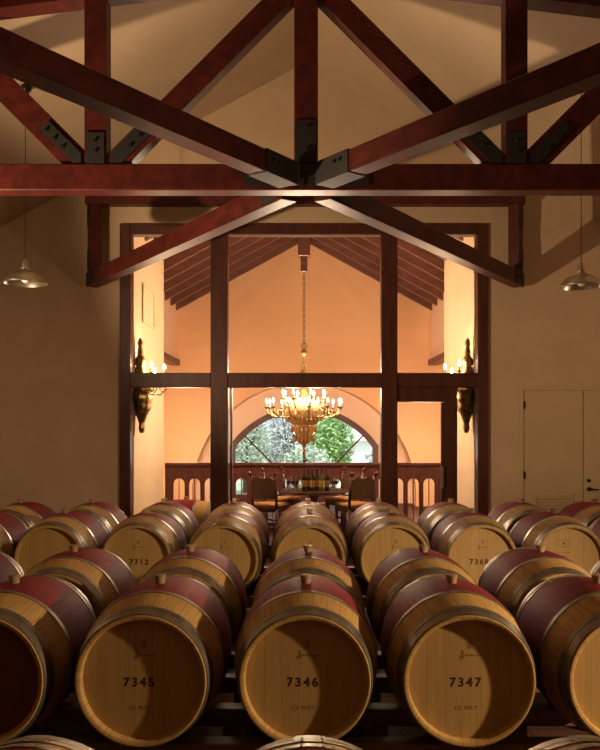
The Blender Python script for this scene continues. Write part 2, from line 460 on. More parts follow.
# ------------------------------------------------------------------ double door in the right part of the end wall (door_1)
d1 = struct_empty('door_1', (0, WY, 0))
DX0, DXM, DX1, DZ = xpx(523), xpx(583), xpx(643), zpx(390)
bm = NB()
prism(bm, [(DX0-.055, 0), (DX0, 0), (DX0, DZ), (DX1, DZ), (DX1, 0), (DX1+.055, 0), (DX1+.055, DZ+.055), (DX0-.055, DZ+.055)], [], -.03, 0); link('door_frame', bm, M['door'], d1)
for i, (a, b) in enumerate(((DX0, DXM), (DXM, DX1))):
    bm = NB(); bx(bm, a+.006, b-.006, -.018, -.001, .01, DZ-.006, .003); lf = link('door_leaf', bm, M['door'], d1)
    bm = NB(); lx0, lx1 = (a+.15, b-.15); z1 = zpx(494)
    prism(bm, [(lx0, .3), (lx1, .3), (lx1, z1), (lx0, z1)], [[(lx0+.03, .33), (lx1-.03, .33), (lx1-.03, z1-.03), (lx0+.03, z1-.03)]], -.032, -.018)
    k = .34
    while k < z1-.05:
        beam(bm, (lx0+.03, -.024, k), (lx1-.03, -.024, k), .004, .034, 0, Vector((0, -.5, 1)).normalized()); k += .045
    link('louver', bm, M['door'], lf)
    for hz in (zpx(405), zpx(475), .3):
        bm = NB(); hx = a+.012 if i == 0 else b-.012
        bx(bm, hx-.018, hx+.018, -.03, -.017, hz-.055, hz+.055, .003); link('hinge', bm, M['black_metal'], lf)
bm = NB(); solid_lathe(bm, [(.028, -.06), (.028, -.018)], 14, axis='Y', o=(DXM+.075, 0, zpx(489)))
tube(bm, [(DXM+.075, -.06, zpx(489)), (DXM+.09, -.07, zpx(489)), (DXM+.20, -.07, zpx(489)-.006)], .011, 8); link('door_handle', bm, M['black_metal'], d1)
bm = NB(); solid_lathe(bm, [(.022, -.035), (.026, -.018)], 14, axis='Y', o=(DXM+.075, 0, zpx(480.5))); link('deadbolt', bm, M['black_metal'], d1)

# ------------------------------------------------------------------ roof truss and the crossing beams
HY, CZ0, CZ1 = 6.76, 3.86, 4.08        # hub depth, chord underside and top
TW = .18
def tx(x): return (x - 306)/800*6.67
def tz(y): return 1.9 + (425 - y)/800*6.67
def plate(parent, pts, y, bolts, t=.012, nm='steel_plate'):
    bm = NB(); prism(bm, pts, [], y, y-t); p = link(nm, bm, M['plate'], parent)
    for (a, b) in bolts:
        q = NB(); solid_lathe(q, [(.019, y-t), (.019, y-t-.004), (.012, y-t-.005), (.012, y-t-.016)], 6, axis='Y', o=(a, 0, b)); link('bolt', q, M['bolt'], p)
tr = thing('roof_truss', 'dark red timber roof truss with king post spanning above the barrels', 'truss')
Y0, Y1 = HY-TW/2, HY+TW/2
KX = (306-304)/800*6.67
bm = NB(); bx(bm, -HW, HW, Y0, Y1, CZ0, CZ1, .008); link('bottom_chord', bm, M['beam'], tr)
KT = 6.2
bm = NB(); bx(bm, KX-.10, KX+.10, Y0, Y1, CZ1, KT, .008); link('king_post', bm, M['beam'], tr)
PX = (517-306)/800*6.67
for s in (-1, 1):
    # web post
    px = KX + s*PX
    def top_z(x): return 5.69 - .123*abs(x-KX)      # soffit of the top chord
    bm = NB(); prism(bm, [(px-.092, CZ1), (px+.092, CZ1), (px+.092, top_z(px+.092)), (px-.092, top_z(px-.092))], [], Y0+.012, Y1-.012); link('web_post', bm, M['beam'], tr)
    # inner diagonal: chord beside the post up to the king post
    hw = 15.5/800*6.67                                # half width measured along x
    a0 = KX + s*(306-112)/800*6.67
    zt = 1.9 + (425+12)/800*6.67
    def dz(x): return CZ1 + (abs(a0-KX) - abs(x-KX))*1.0
    e0, e1 = KX + s*.10, KX + s*(PX-.092)
    lo = [(a0 - s*hw, CZ1), (e0, CZ1 + abs(a0-s*hw-e0)), (e0, CZ1 + abs(a0+s*hw-e0)), (e1, CZ1 + max(0.001, abs(a0+s*hw-e1))), (e1, CZ1)]
    bm = NB(); prism(bm, lo, [], Y0+.02, Y1-.02); link('diagonal_strut', bm, M['beam'], tr)
    # outer diagonal
    f0 = KX + s*(PX+.092)
    fx = KX + s*3.07
    b0 = KX + s*(PX+.21)
    lo = [(f0, CZ1), (b0 + s*hw*.5, CZ1), (fx, CZ1 + abs(fx-b0-s*hw*.5)), (fx, min(top_z(fx), CZ1 + abs(fx-f0)+.12)), (KX + s*2.98, top_z(KX+s*2.98)), (f0, CZ1+.13)]
    o_hi = top_z(fx)
    xa = b0 + s*hw*.5
    lo = [(f0, CZ1), (xa, CZ1), (KX+s*3.05, min(top_z(3.05)-.001, CZ1+abs(KX+s*3.05-xa))), (KX+s*3.05, top_z(KX+s*3.05)), (f0 + s*(top_z(f0+s*1.18)-CZ1-.12), top_z(f0+s*1.18)), (f0, CZ1+.12)]
    bm = NB(); prism(bm, lo, [], Y0+.02, Y1-.02); link('outer_strut', bm, M['beam'], tr)
    # top chord
    e = KX + s*3.05; k0 = KX + s*.10
    bm = NB(); prism(bm, [(k0, top_z(k0)), (e, top_z(e)), (e, top_z(e)+.22), (k0, top_z(k0)+.22)], [], Y0-.005, Y1+.005); link('top_chord', bm, M['beam'], tr)
    # black plates at the web joint
    plate(tr, [(px-.075, CZ1+.005), (px+.075, CZ1+.005), (px+.075, CZ1+.26), (px-.075, CZ1+.26)], Y0+.011, [(px, CZ1+.10), (px, CZ1+.19)])
    q0 = px - s*.12
    plate(tr, [(q0, CZ1+.01), (q0 - s*.10, CZ1+.01), (q0 - s*.36, CZ1+.27), (q0 - s*.27, CZ1+.36), (q0, CZ1+.09)], Y0+.019, [(q0-s*.17, CZ1+.15), (q0-s*.25, CZ1+.235)])
    q0 = px + s*.12
    plate(tr, [(q0, CZ1+.01), (q0 + s*.07, CZ1+.01), (q0 + s*.35, CZ1+.29), (q0 + s*.27, CZ1+.36), (q0, CZ1+.09)], Y0+.019, [(q0+s*.15, CZ1+.14), (q0+s*.22, CZ1+.21), (q0+s*.29, CZ1+.28)])
    # hub plates on the chord
    plate(tr, [(KX+s*.02, CZ0+.035), (KX+s*.52, CZ0+.035), (KX+s*.52, CZ1-.005), (KX+s*.02, CZ1-.005)], Y0, [(KX+s*.40, CZ0+.11), (KX+s*.47, CZ0+.11)])
plate(tr, [(KX-.085, CZ1+.01), (KX+.085, CZ1+.01), (KX+.085, CZ1+.36), (KX-.085, CZ1+.36)], Y0, [(KX, CZ1+.12), (KX, CZ1+.3)])

SLF = .655
BH = .20
def cross_beam(name, label, d, t0, t1, w=.17, BH=.20):
    d = Vector(d).normalized()
    p0 = Vector((KX, HY, CZ0 + BH/2)) + d*t0; p1 = Vector((KX, HY, CZ0 + BH/2)) + d*t1
    t = thing(name, label, 'beam', (0, 0, 0), 0, 'diagonal ceiling beams')
    bm = NB(); beam(bm, p0, p1, w, BH, .008); link('timber', bm, M['beam'], t)
    return t, d, p0, p1
def side_plate(t, d, p, side, L, ln0, bolts):
    """steel plate on the vertical side of a crossing beam"""
    n = Vector((d.y, -d.x, 0)) * side
    bm = NB(); c = p + d*(ln0 + L/2) + n*(.085 + .006)
    beam(bm, c - d*L/2, c + d*L/2, .012, BH-.035, 0); pl = link('steel_plate', bm, M['plate'], t)
    for a, h in bolts:
        q = NB(); c2 = p + d*(ln0 + a) + n*(.085+.012) + Vector((0, 0, h))
        tube(q, [c2, c2 + n*.016], .015, 6); link('bolt', q, M['bolt'], pl)
for s, sd in ((-1, 'left'), (1, 'right')):
    t, d, p0, p1 = cross_beam('crossing_beam', 'dark red beam from the king post sloping up out of frame at upper %s' % sd, (s*(.70 if s < 0 else .75), -1, 0), .26, 7.0, .17, .172)
    # visible face: the side towards the middle of the hall
    # steel shoe wrapping the hub end of the beam
    bm = NB(); beam(bm, p0 - d*.01, p0 + d*.40,   .19, .172+.012, .003); sh = link('steel_shoe', bm, M['plate'], t)
    nn = Vector((d.y, -d.x, 0)) * (-s)
    if nn.y > 0: nn = -nn
    for q_, h_ in ((.24, .03), (.31, .03)):
        q = NB(); c2 = p0 + d*q_ + nn*.095 + Vector((0, 0, h_)); tube(q, [c2, c2 + nn*.016], .015, 6); link('bolt', q, M['bolt'], sh)
    L = 5.55
    t, d, p0, p1 = cross_beam('crossing_beam', 'dark red beam running from king post down to the %s of the glazed screen' % sd, (s*SLF, 1, 0), .26, L)
    side_plate(t, d, p0, s, .3, .05, [(.1, 0), (.2, 0)])
    side_plate(t, d, p1, s, .32, -.36, [(.1, 0), (.2, 0)])
    # end post on the beam
    c = Vector((KX, HY, 0)) + d*(L - .13)
    bm = NB()
    beam(bm, (c.x, c.y, CZ0+BH), (c.x, c.y, 5.0), .16, .16, .006, up=d); pz = link('end_post', bm, M['beam'], t)
    n = Vector((d.y, -d.x, 0))*s
    for z0, z1 in ((CZ0+BH+.02, CZ0+BH+.3), (4.69, 4.97)):
        q = NB(); cc = c + n*.086; beam(q, (cc.x, cc.y, z0), (cc.x, cc.y, z1), .12, .012, 0, up=n); pl = link('steel_plate', q, M['plate'], t)
        for zz in (z0+.08, z1-.08):
            q = NB(); tube(q, [cc + n*.006 + Vector((0, 0, zz)), cc + n*.02 + Vector((0, 0, zz))], .018, 6); link('bolt', q, M['bolt'], pl)
ee = SLF/math.sqrt(1+SLF*SLF)*5.42
ey = HY + 1/math.sqrt(1+SLF*SLF)*5.42
bm = NB(); bx(bm, KX-ee-.12, KX+ee+.12, ey-.09, ey+.09, 5.0, 5.12, .006)
tag(link('header_beam', bm, M['beam']), 'thin dark red beam on the two end posts above the glazed screen', 'beam')

# ------------------------------------------------------------------ pendants
for sx, lab in ((-2.96, 'grey metal dome pendant lamp hanging in front of the left wall'), (2.945, 'grey metal dome pendant lamp hanging in front of the tan double door')):
    zb = 3.40 if sx < 0 else 3.365
    t = thing('pendant_lamp', lab, 'pendant lamp', (sx, 8.5, zb), 0, 'dome pendant lamps')
    bm = NB()
    prof = [(.225, 0), (.225, .015), (.215, .022), (.195, .055), (.155, .095), (.10, .122), (.052, .137), (.048, .15)]
    lathe(bm, prof, 40); lathe(bm, [(.218, 0), (.208, .02), (.188, .052), (.148, .09), (.05, .128)], 40)
    lathe(bm, [(.218, 0), (.225, 0)], 40)
    link('shade', bm, M['pendant'], t, True, 50)
    bm = NB(); solid_lathe(bm, [(.05, .145), (.05, .17), (.036, .18), (.034, .235), (.022, .25), (.01, .262)], 20); link('socket_cap', bm, M['pendant'], t, True, 40)
    bm = NB(); ball(bm, (0, 0, .06), .045, 14, 1.2); link('bulb', bm, M['pendant_in'], t, True)
    top = hall_z(sx) - zb
    bm = NB(); tube(bm, [(0, 0, .26), (0, 0, top-.05)], .004, 6); link('cord', bm, M['black_metal'], t)
    bm = NB(); solid_lathe(bm, [(.012, top-.085), (.045, top-.07), (.063, top-.04), (.066, top+.0)], 24); link('canopy', bm, M['black_metal'], t, True, 40)

# ------------------------------------------------------------------ wine barrels
BL, BR, BE = .95, .361, .3035
def brad(y): return BR - (BR-BE)*(2*y/BL)**2
def make_barrel():
    t = thing('wine_barrel', 'x', 'barrel')
    cz = BR
    bm = NB()
    n = 20
    prof = [(.277, -BL/2+.045), (.281, -BL/2+.004), (.286, -BL/2), (BE-.004, -BL/2), (BE, -BL/2+.004)]
    prof += [(brad(-BL/2 + BL*i/n), -BL/2 + BL*i/n) for i in range(1, n)]
    prof += [(BE, BL/2-.004), (BE-.004, BL/2), (.286, BL/2), (.281, BL/2-.004), (.277, BL/2-.045)]
    lathe(bm, prof, 64, o=(0, 0, cz), axis='Y')
    link('body', bm, M['staves'], t, True, 40)
    for s in (-1, 1):
        bm = NB(); r = lathe(bm, [(.279, s*(BL/2-.056)), (.279, s*(BL/2-.042))], 48, o=(0, 0, cz), axis='Y')
        cap(bm, r[0]); cap(bm, r[1]); link('head', bm, M['head'], t)
    for s in (-1, 1):
        for y0, y1 in ((.418, .470), (.380, .413), (.170, .200) if s < 0 else (.315, .345)):
            bm = NB(); th = .0035
            pr = [(brad(y0)-.001, s*y0), (brad(y0)+th, s*y0), (brad((y0+y1)/2)+th, s*(y0+y1)/2), (brad(y1)+th, s*y1), (brad(y1)-.001, s*y1)]
            lathe(bm, pr, 64, o=(0, 0, cz), axis='Y')
            # riveted lap at the top
            ym = s*(y0+y1)/2; rr = brad((y0+y1)/2)+th
            for k in (-1, 1):
                for q in (-1, 1):
                    a = k*.085 + .02*s; yy = ym + q*(y1-y0)*.28; rr = brad(yy)+th
                    ball(bm, (rr*math.sin(a), yy, cz+rr*math.cos(a)), .0055, 6, .6)
            lp = []
            for yy in (y0, y1):
                lp.append([bm.verts.new(((brad(yy)+th+.002)*math.sin(a), s*yy, cz+(brad(yy)+th+.002)*math.cos(a))) for a in (-.13, -.065, 0, .065, .13)])
            for i in range(4): bm.faces.new((lp[0][i], lp[0][i+1], lp[1][i+1], lp[1][i]))
            link('hoop', bm, M['hoop'], t, True, 40)
    bm = NB(); solid_lathe(bm, [(.025, cz+BR-.006), (.026, cz+BR+.02), (.030, cz+BR+.022), (.031, cz+BR+.038), (.027, cz+BR+.043)], 20)
    link('bung', bm, M['bung'], t, True, 40)
    return t

def squiggle(parent, pts, r, loc, mat, nm):
    bm = NB(); tube(bm, [(p[0], 0, p[1]) for p in pts], r, 5)
    o = link(nm, bm, mat, parent); o.location = loc; o.scale = (1, .12, 1); return o

def logo(parent, y, cz, mat, k=1.):
    # little tree emblem over a line of script
    bm = NB()
    tube(bm, [(-.002*k, 0, .150), (0, 0, .168), (.003*k, 0, .190)], .0022*k, 5)
    for a, b in (((-.014, .171), (0, .186)), ((.013, .168), (.002, .180)), ((-.010, .158), (0, .166)), ((.010, .156), (0, .166))):
        tube(bm, [(a[0]*k, 0, a[1]), ((a[0]+b[0])/2*k, 0, (a[1]+b[1])/2+.003), (b[0]*k, 0, b[1])], .0018*k, 5)
    o = link('emblem', bm, mat, parent); o.location = (.008, y, cz-.013); o.scale = (1, .12, 1)
    pts = [(-.040, .112), (-.030, .118), (-.022, .138), (-.026, .146), (-.031, .138), (-.024, .126), (-.028, .110), (-.036, .104), (-.026, .110), (-.012, .128), (-.014, .118), (-.007, .126), (-.004, .118), (.004, .126), (.006, .118), (.014, .124), (.020, .119), (.032, .121), (.044, .120)]
    squiggle(parent, [(a*k, b) for a, b in pts], .0021*k, (.008, y, cz-.013), mat, 'script')

proto = make_barrel()
P = .757
ZC = .72
BZ = ZC - BR
HEADY = -(BL/2-.052) - .0 
FACE = -(BL/2 - .038) - .055*0
HF = -(BL/2-.038)       # y of the inner face .. front face is at -(BL/2-.038)-.0
FRONT = -(BL/2-.038)
ordn = ['leftmost', 'second from left', 'third from left', 'fourth from left', 'fifth from left', 'sixth from left', 'seventh from left', 'eighth from left', 'rightmost']
rows = [
    (2.25 - BL, .02, (-1, 0, 1), 'oak wine barrel cut by the bottom edge of the photo, %s', 'barrels along the bottom edge'),
    (3.68, .01, (-2, -1, 0, 1, 2), '%s', 'barrels of the numbered front row'),
    (4.70, .02, (-3, -2, -1, 0, 1, 2, 3), 'wine barrel right behind the numbered front row, %s', 'barrels of the second row'),
    (6.97, .05, (-4, -3, -2, -1, 0, 1, 2, 3, 4), '%s', 'barrels of the third row'),
    (7.97, .035, (-4, -3, -2, -1, 0, 1, 2, 3, 4), 'oak wine barrel in the farthest row near the glazed screen, %s', 'barrels of the farthest row'),
]
front_lab = {-2: 'red-banded barrel with dark wine-stained head, front row left edge', -1: 'red-banded oak barrel stencilled 7345 on its head', 0: 'red-banded oak barrel stencilled 7346 on its head', 1: 'red-banded oak barrel stencilled 7347 on its head', 2: 'red-banded oak barrel at the right edge with a plain golden head, front row'}
third_lab = {-4: 'oak barrel cut by the left edge, beside the unmarked barrel left of 7712', -3: 'oak barrel with unmarked half-lit head, just left of barrel 7712', -2: 'oak barrel stencilled 7712 on its head', -1: 'oak barrel with faint script on its head, just right of barrel 7712', 0: 'oak barrel with faint emblem in the middle of third row, directly below the bottles', 1: 'oak barrel with plain faintly printed head, just left of barrel 7368', 2: 'oak barrel stencilled 7368 on its head', 3: 'oak barrel with an oval emblem on its head, just right of barrel 7368', 4: 'oak barrel cut by the right edge, beside the one with oval emblem'}
first = True
barrels = {}
for ri, (yf, x0, idx, lab, grp) in enumerate(rows):
    for j, i in enumerate(idx):
        b = proto if first else copy_tree(proto); first = False
        b.location = (x0 + P*i + random.uniform(-.006, .006), yf + BL/2 + (random.uniform(-.012, .012) if ri > 1 else 0), BZ)
        if ri == 1: b.location.x = x0 + P*i
        b.rotation_euler = (0, 0, random.uniform(-.012, .012) if ri > 0 else 0)
        if ri == 1: b['label'] = front_lab[i]
        elif ri == 3: b['label'] = third_lab[i]
        elif ri == 0: b['label'] = lab % ['at its left', 'in the middle', 'at its right'][j]
        else: b['label'] = lab % (ordn[j] if j < len(idx)-1 else 'rightmost')
        b['group'] = grp
        barrels[ri, i] = b
TY = -(BL/2-.038) - .001
# stencilled numbers
TYF = -(BL/2 - .0375) - .0005
def stencils(b, num, sub=True, k=1., dx=0., size=.070):
    y = -(BL/2-.038) - .0006
    y = -(BL/2-.052+.0) + 0
    y = -.4375
    return y
FACEY = -(.5*BL-.042)
for key, num, dx in (((1, -1), '7345', -.016), ((1, 0), '7346', -.012), ((1, 1), '7347', -.012)):
    b = barrels[key]
    text_obj(num, .058, M['ink'], b, (dx, FACEY-.0004, BR-.018), bold=.0018, spacing=1.35, name='stencil')
    text_obj('CE MXT', .027, M['faint_ink'], b, (dx, FACEY-.0004, BR-.136), shear=.35, spacing=1.15, name='stamp')
    logo(b, FACEY-.0003, BR, M['faint_ink'], 1.25)
for key, num, dx in (((3, -2), '7712', .015), ((3, 2), '7368', -.025)):
    b = barrels[key]
    text_obj(num, .066, M['ink'], b, (dx, FACEY-.0004, BR-.022), bold=.002, spacing=1.35, name='stencil')
    logo(b, FACEY-.0003, BR, M['faint_ink'], 1.2)
for i in (-1, 0, 1):
    logo(barrels[3, i], FACEY-.0003, BR, M['faint_ink'], 1.1)
b = barrels[3, 3]
bm = NB(); tube(bm, [(.06*math.cos(2*PI*k/24), 0, .035*math.sin(2*PI*k/24)) for k in range(24)], .002, 5, True); ball(bm, (0, 0, 0), .012, 8)
o = link('emblem', bm, M['faint_ink'], b); o.location = (-.05, FACEY-.001, BR+.145); o.scale = (1, .1, 1)
squiggle(b, [(-.06, 0), (-.02, .003), (.02, -.002), (.06, .001)], .0025, (-.05, FACEY-.001, BR+.065), M['faint_ink'], 'script')
squiggle(b, [(-.04, 0), (-.02, .002), (.0, 0), (.03, .001)], .0045, (-.05, FACEY-.001, BR+.030), M['faint_ink'], 'script')
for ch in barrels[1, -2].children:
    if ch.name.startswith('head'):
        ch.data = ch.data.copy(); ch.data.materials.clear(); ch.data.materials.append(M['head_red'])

# timber rails carrying each row
for ri, (yf, x0, idx, lab, grp) in enumerate(rows):
    X0, X1 = x0 + P*idx[0] - .45, x0 + P*idx[-1] + .45
    X0, X1 = max(X0, -4.5), min(X1, 4.5)
    for q, yy in enumerate((yf + .235, yf + BL - .235)):
        top = ZC - brad(yy - yf - BL/2) - .012
        which = ['nearest the camera', 'under the barrels cut by the bottom edge'][0]
        rn = ['the barrels cut by the bottom edge', 'the numbered front barrels', 'the second row of barrels', 'the third row of barrels', 'the farthest row of barrels'][ri]
        t = thing('barrel_rail', 'dark timber rail under %s, %s side' % (rn, ['near', 'far'][q]), 'rail', (0, yy, 0), 0, 'timber rails under the barrels')
        bm = NB(); bx(bm, X0, X1, -.05, .05, top-.10, top-.004, .005); link('rail_beam', bm, M['crate'], t)
        for i in list(idx):
            cx = x0 + P*i + P/2
            if cx > X1: continue
            bm = NB(); bx(bm, cx-.07, cx+.07, -.048, .048, 0, top-.10, .004); link('foot', bm, M['crate'], t)
            for sgn in (-1, 1):
                # wedge keeping the barrel from rolling
                wc = cx + sgn*.19
                bm = NB(); prism(bm, [(wc-.05*sgn*-1, top-.004), (wc - sgn*.06, top-.004), (wc + sgn*.05, top+.016)], [], -.035, .035)
                bm.free()

# the barrel lying in the foyer by the left bay
b = copy_tree(proto); b.location = (-1.84, 12.45, .02); b.rotation_euler = (0, 0, R(84))
b['label'] = 'oak barrel lying crosswise in the foyer behind the left glass bay'
if 'group' in b.keys(): del b['group']
t = thing('barrel_cradle', 'low timber cradle under the barrel lying in the foyer', 'cradle', (-1.84, 12.45, 0))
for yy in (-.3, .3):
    bm = NB(); prism(bm, [(-.2, 0), (.2, 0), (.2, .075)] + [(x, .02 + BR - math.sqrt(max(0, BR**2 - x*x)) - .010 + .02*0 + .0) for x in (.15, .1, .05, 0, -.05, -.1, -.15)] + [(-.2, .075)], [], yy-.03, yy+.03)
    bmesh.ops.rotate(bm, verts=bm.verts[:], cent=(0, 0, 0), matrix=Matrix.Rotation(R(84), 3, 'Z'))
    link('cradle_bar', bm, M['crate'], t)

# ------------------------------------------------------------------ balcony railing with arched cut-outs
ry = 14.3
t = thing('balcony_railing', 'dark red timber railing with arched cut-outs across the foyer', 'railing', (0, ry, 0))
pitch, aw, az = .279, .200, .945
holes = []; cxs = []
k = -8
while k <= 8:
    cx = k*pitch; cxs.append(cx)
    holes.append([(cx-aw/2, .16), (cx+aw/2, .16)] + [(cx + aw/2*math.cos(R(a)), az-aw/2 + aw/2*math.sin(R(a))) for a in range(0, 181, 15)])
    k += 1
bm = NB(); prism(bm, [(-2.48, .06), (2.48, .06), (2.48, 1.17), (-2.48, 1.17)], holes, -.02, .02); link('arched_panel', bm, M['rail'], t)
bm = NB(); bx(bm, -2.48, 2.48, -.05, .05, 1.17, 1.225, .008); link('handrail', bm, M['rail'], t)
bm = NB(); bx(bm, -2.48, 2.48, -.035, .035, 0, .06, .004); link('bottom_rail', bm, M['rail'], t)
for cx in cxs:
    bm = NB(); bx(bm, cx-.008, cx+.008, -.008, .008, .16, az); link('baluster', bm, M['rail'], t)

# ------------------------------------------------------------------ table, chairs, bottles, glasses
TX, TYY, TZ = .157, 13.2, .83
t = thing('round_table', 'round dark wood table with bottles on it in the foyer', 'table', (TX, TYY, 0))
bm = NB(); solid_lathe(bm, [(.55, TZ-.04), (.575, TZ-.03), (.582, TZ-.012), (.575, TZ)], 56); link('tabletop', bm, M['dark_wood'], t, True, 40)
bm = NB(); solid_lathe(bm, [(.05, .16), (.10, .22), (.105, .3), (.06, .4), (.055, .6), (.085, .72), (.10, TZ-.04)], 28); link('pedestal', bm, M['dark_wood'], t, True, 50)
for k in range(4):
    a = R(45 + 90*k); bm = NB()
    tube(bm, [(.05*math.cos(a), .05*math.sin(a), .24), (.22*math.cos(a), .22*math.sin(a), .2), (.38*math.cos(a), .38*math.sin(a), .06), (.44*math.cos(a), .44*math.sin(a), .02)], [.04, .036, .028, .022], 8); link('foot', bm, M['dark_wood'], t, True)
def make_chair():
    t = thing('dining_chair', 'x', 'chair', (0, 0, 0), 0, 'chairs around the round table')
    sh = .60
    bm = NB(); bx(bm, -.23, .23, -.22, .22, sh-.07, sh+.0, .012); link('seat_frame', bm, M['dark_wood'], t)
    bm = NB(); bx(bm, -.235, .235, -.215, .225, sh, sh+.06, .022); link('seat_cushion', bm, M['seat'], t, True, 60)
    for sx in (-1, 1):
        bm = NB(); tube(bm, [(sx*.205, .195, sh-.07), (sx*.205, .198, .3), (sx*.208, .2, 0)], [.024, .02, .016], 8); link('leg', bm, M['dark_wood'], t, True)
        bm = NB(); tube(bm, [(sx*.215, -.21, sh-.02), (sx*.215, -.215, .3), (sx*.22, -.25, 0)], [.024, .02, .018], 8); link('leg', bm, M['dark_wood'], t, True)
        bm = NB(); tube(bm, [(sx*.215, -.21, sh-.02), (sx*.218, -.225, .85), (sx*.222, -.265, 1.10)], [.024, .022, .021], 8)
        tube(bm, [(sx*.222, -.265, 1.09), (sx*.225, -.285, 1.135), (sx*.228, -.315, 1.15), (sx*.228, -.335, 1.13)], [.022, .026, .026, .016], 8)
        link('back_post', bm, M['dark_wood'], t, True)
    bm = NB()
    n = 10
    top = [(-.205 + .41*i/n, 1.055 + .02*math.cos(2*PI*(i/n-.5)*2)*-1 + .018*math.cos(PI*(i/n-.5))) for i in range(n+1)]
    prism(bm, [(-.205, .74), (.205, .74)] + top[::-1], [], -.262, -.232); link('backrest', bm, M['leather'], t)
    bm = NB(); bx(bm, -.2, .2, .19, .215, .2, .24, .004); link('stretcher', bm, M['dark_wood'], t)
    for sx in (-1, 1):
        bm = NB(); bx(bm, sx*.21-.012, sx*.21+.012, -.21, .19, .26, .295, .004); link('stretcher', bm, M['dark_wood'], t)
    return t
ch = make_chair()
spots = [(-.52, 12.78, -28, 'dark wood dining chair with tan seat, back turned, left of the bottle table'), (.80, 12.78, 28, 'dark wood dining chair with tan seat, back turned, right of the bottle table'),
         (-.36, 13.80, 222, 'dark wood dining chair behind the round table, on its left, facing out'), (.68, 13.80, 138, 'dark wood dining chair behind the round table, on its right, facing out')]
for i, (x, y, a, l) in enumerate(spots):
    o = ch if i == 0 else copy_tree(ch)
    o.location = (x, y, 0); o.rotation_euler = (0, 0, R(a)); o['label'] = l

def make_bottle(glass, nm='wine_bottle'):
    t = thing(nm, 'x', 'bottle', (0, 0, 0), 0, 'wine bottles on the round table')
    bm = NB(); solid_lathe(bm, [(.034, 0), (.039, .008), (.039, .20), (.036, .225), (.022, .255), (.016, .275), (.0145, .30)], 22); link('body', bm, glass, t, True, 60)
    bm = NB(); lathe(bm, [(.0394, .06), (.0396, .062), (.0396, .168), (.0394, .17)], 22); link('label', bm, M['label'], t, True, 60)
    bm = NB(); solid_lathe(bm, [(.0155, .285), (.0158, .34), (.018, .345), (.018, .358), (.0155, .362)], 16); link('foil', bm, M['foil'], t, True, 50)
    return t
bt = make_bottle(M['bottle'])
bl = [(304, .00, 'dark wine bottle at the left end of the bottles on the table'), (308.5, .09, 'dark wine bottle second from the left on the table, set back'), (312.3, -.02, 'dark wine bottle third from the left on the table, label facing out'),
      (317, .08, 'dark wine bottle just left of the green bottle on the table'), (322, -.02, 'pale green wine bottle with gold label on the round table'), (327, .05, 'dark wine bottle at the right end, beside the green bottle')]
for i, (px, dy, l) in enumerate(bl):
    if i == 0: o = bt
    elif i == 4: o = make_bottle(M['bottle_green'])
    else: o = copy_tree(bt)
    y = 13.02 + dy
    o.location = ((px-304)/800*y, y, TZ); o['label'] = l; o.rotation_euler = (0, 0, random.uniform(0, 6))
def make_glass():
    t = thing('wine_glass', 'x', 'glass', (0, 0, 0), 0, 'wine glasses on the round table')
    bm = NB(); solid_lathe(bm, [(.034, 0), (.034, .003), (.006, .007)], 20); link('base', bm, M['clear'], t, True, 50)
    bm = NB(); tube(bm, [(0, 0, .005), (0, 0, .10)], .0045, 8); link('stem', bm, M['clear'], t, True)
    bm = NB(); lathe(bm, [(.004, .098), (.022, .108), (.036, .135), (.040, .16), (.037, .195), (.032, .225)], 24); link('bowl', bm, M['clear'], t, True)
    bm = NB(); solid_lathe(bm, [(.004, .102), (.021, .111), (.035, .137), (.0385, .156)], 20); link('wine', bm, M['wine'], t, True, 50)
    return t
gl = make_glass()
gs = [(288.5, .0, 'wine glass at the far left of the table, left of the bottles'), (293, .08, 'wine glass second from the left, between far left glass and bottles'), (297, -.04, 'wine glass just left of the dark bottles'),
      (331.5, -.05, 'wine glass just right of the dark bottles'), (336.5, .0, 'wine glass farthest right on the round table'), (334, .12, 'wine glass set back between the two glasses right of the bottles')]
for i, (px, dy, l) in enumerate(gs):
    o = gl if i == 0 else copy_tree(gl)
    y = 13.05 + dy; o.location = ((px-304)/800*y, y, TZ); o['label'] = l

# ------------------------------------------------------------------ chandelier
CY = 13.2
t = thing('chandelier', 'lit gilt chandelier with amber crystal bowl hanging above the table', 'chandelier', (0, CY, 0))
zc = lambda y: 1.9 + (425-y)/800*CY
bm = NB(); bx(bm, -.10, .10, -.10, .10, zc(257), FZ-.17, .01); bx(bm, -.055, .055, -.055, .055, zc(272), zc(257), .008); link('hanger_post', bm, M['rafter'], t)
bm = NB(); z = zc(273); k = 0
while z > zc(352):
    pts = []
    for i in range(14):
        a = 2*PI*i/14; u, v = .017*math.cos(a), .033*math.sin(a)
        pts.append((u if k % 2 else 0, 0 if k % 2 else u, z - .03 + v))
    tube(bm, pts, .005, 5, True); z -= .052; k += 1
link('chain', bm, M['black_metal'], t, True)
bm = NB()
tube(bm, [(.045*math.cos(2*PI*i/20), 0, zc(346)+.045*math.sin(2*PI*i/20)) for i in range(20)], .008, 6, True); link('top_ring', bm, M['gilt'], t, True)
bm = NB()
prof = [(.012, zc(349.5)), (.05, zc(351)), (.055, zc(353)), (.03, zc(355)), (.012, zc(357)), (.02, zc(362)), (.045, zc(365.5)), (.03, zc(367)), (.06, zc(372)), (.075, zc(378)), (.05, zc(383)), (.04, zc(390)), (.07, zc(396)), (.09, zc(404))]
solid_lathe(bm, prof, 24); link('stem', bm, M['gilt'], t, True, 60)
bm = NB()
prof = [(.07, zc(398)), (.20, zc(402)), (.28, zc(408)), (.30, zc(413)), (.27, zc(419)), (.20, zc(424)), (.165, zc(425)), (.175, zc(428)), (.17, zc(433)), (.135, zc(439)), (.08, zc(443)), (.035, zc(445)), (.02, zc(448)), (.03, zc(451)), (.028, zc(454)), (.008, zc(457))]
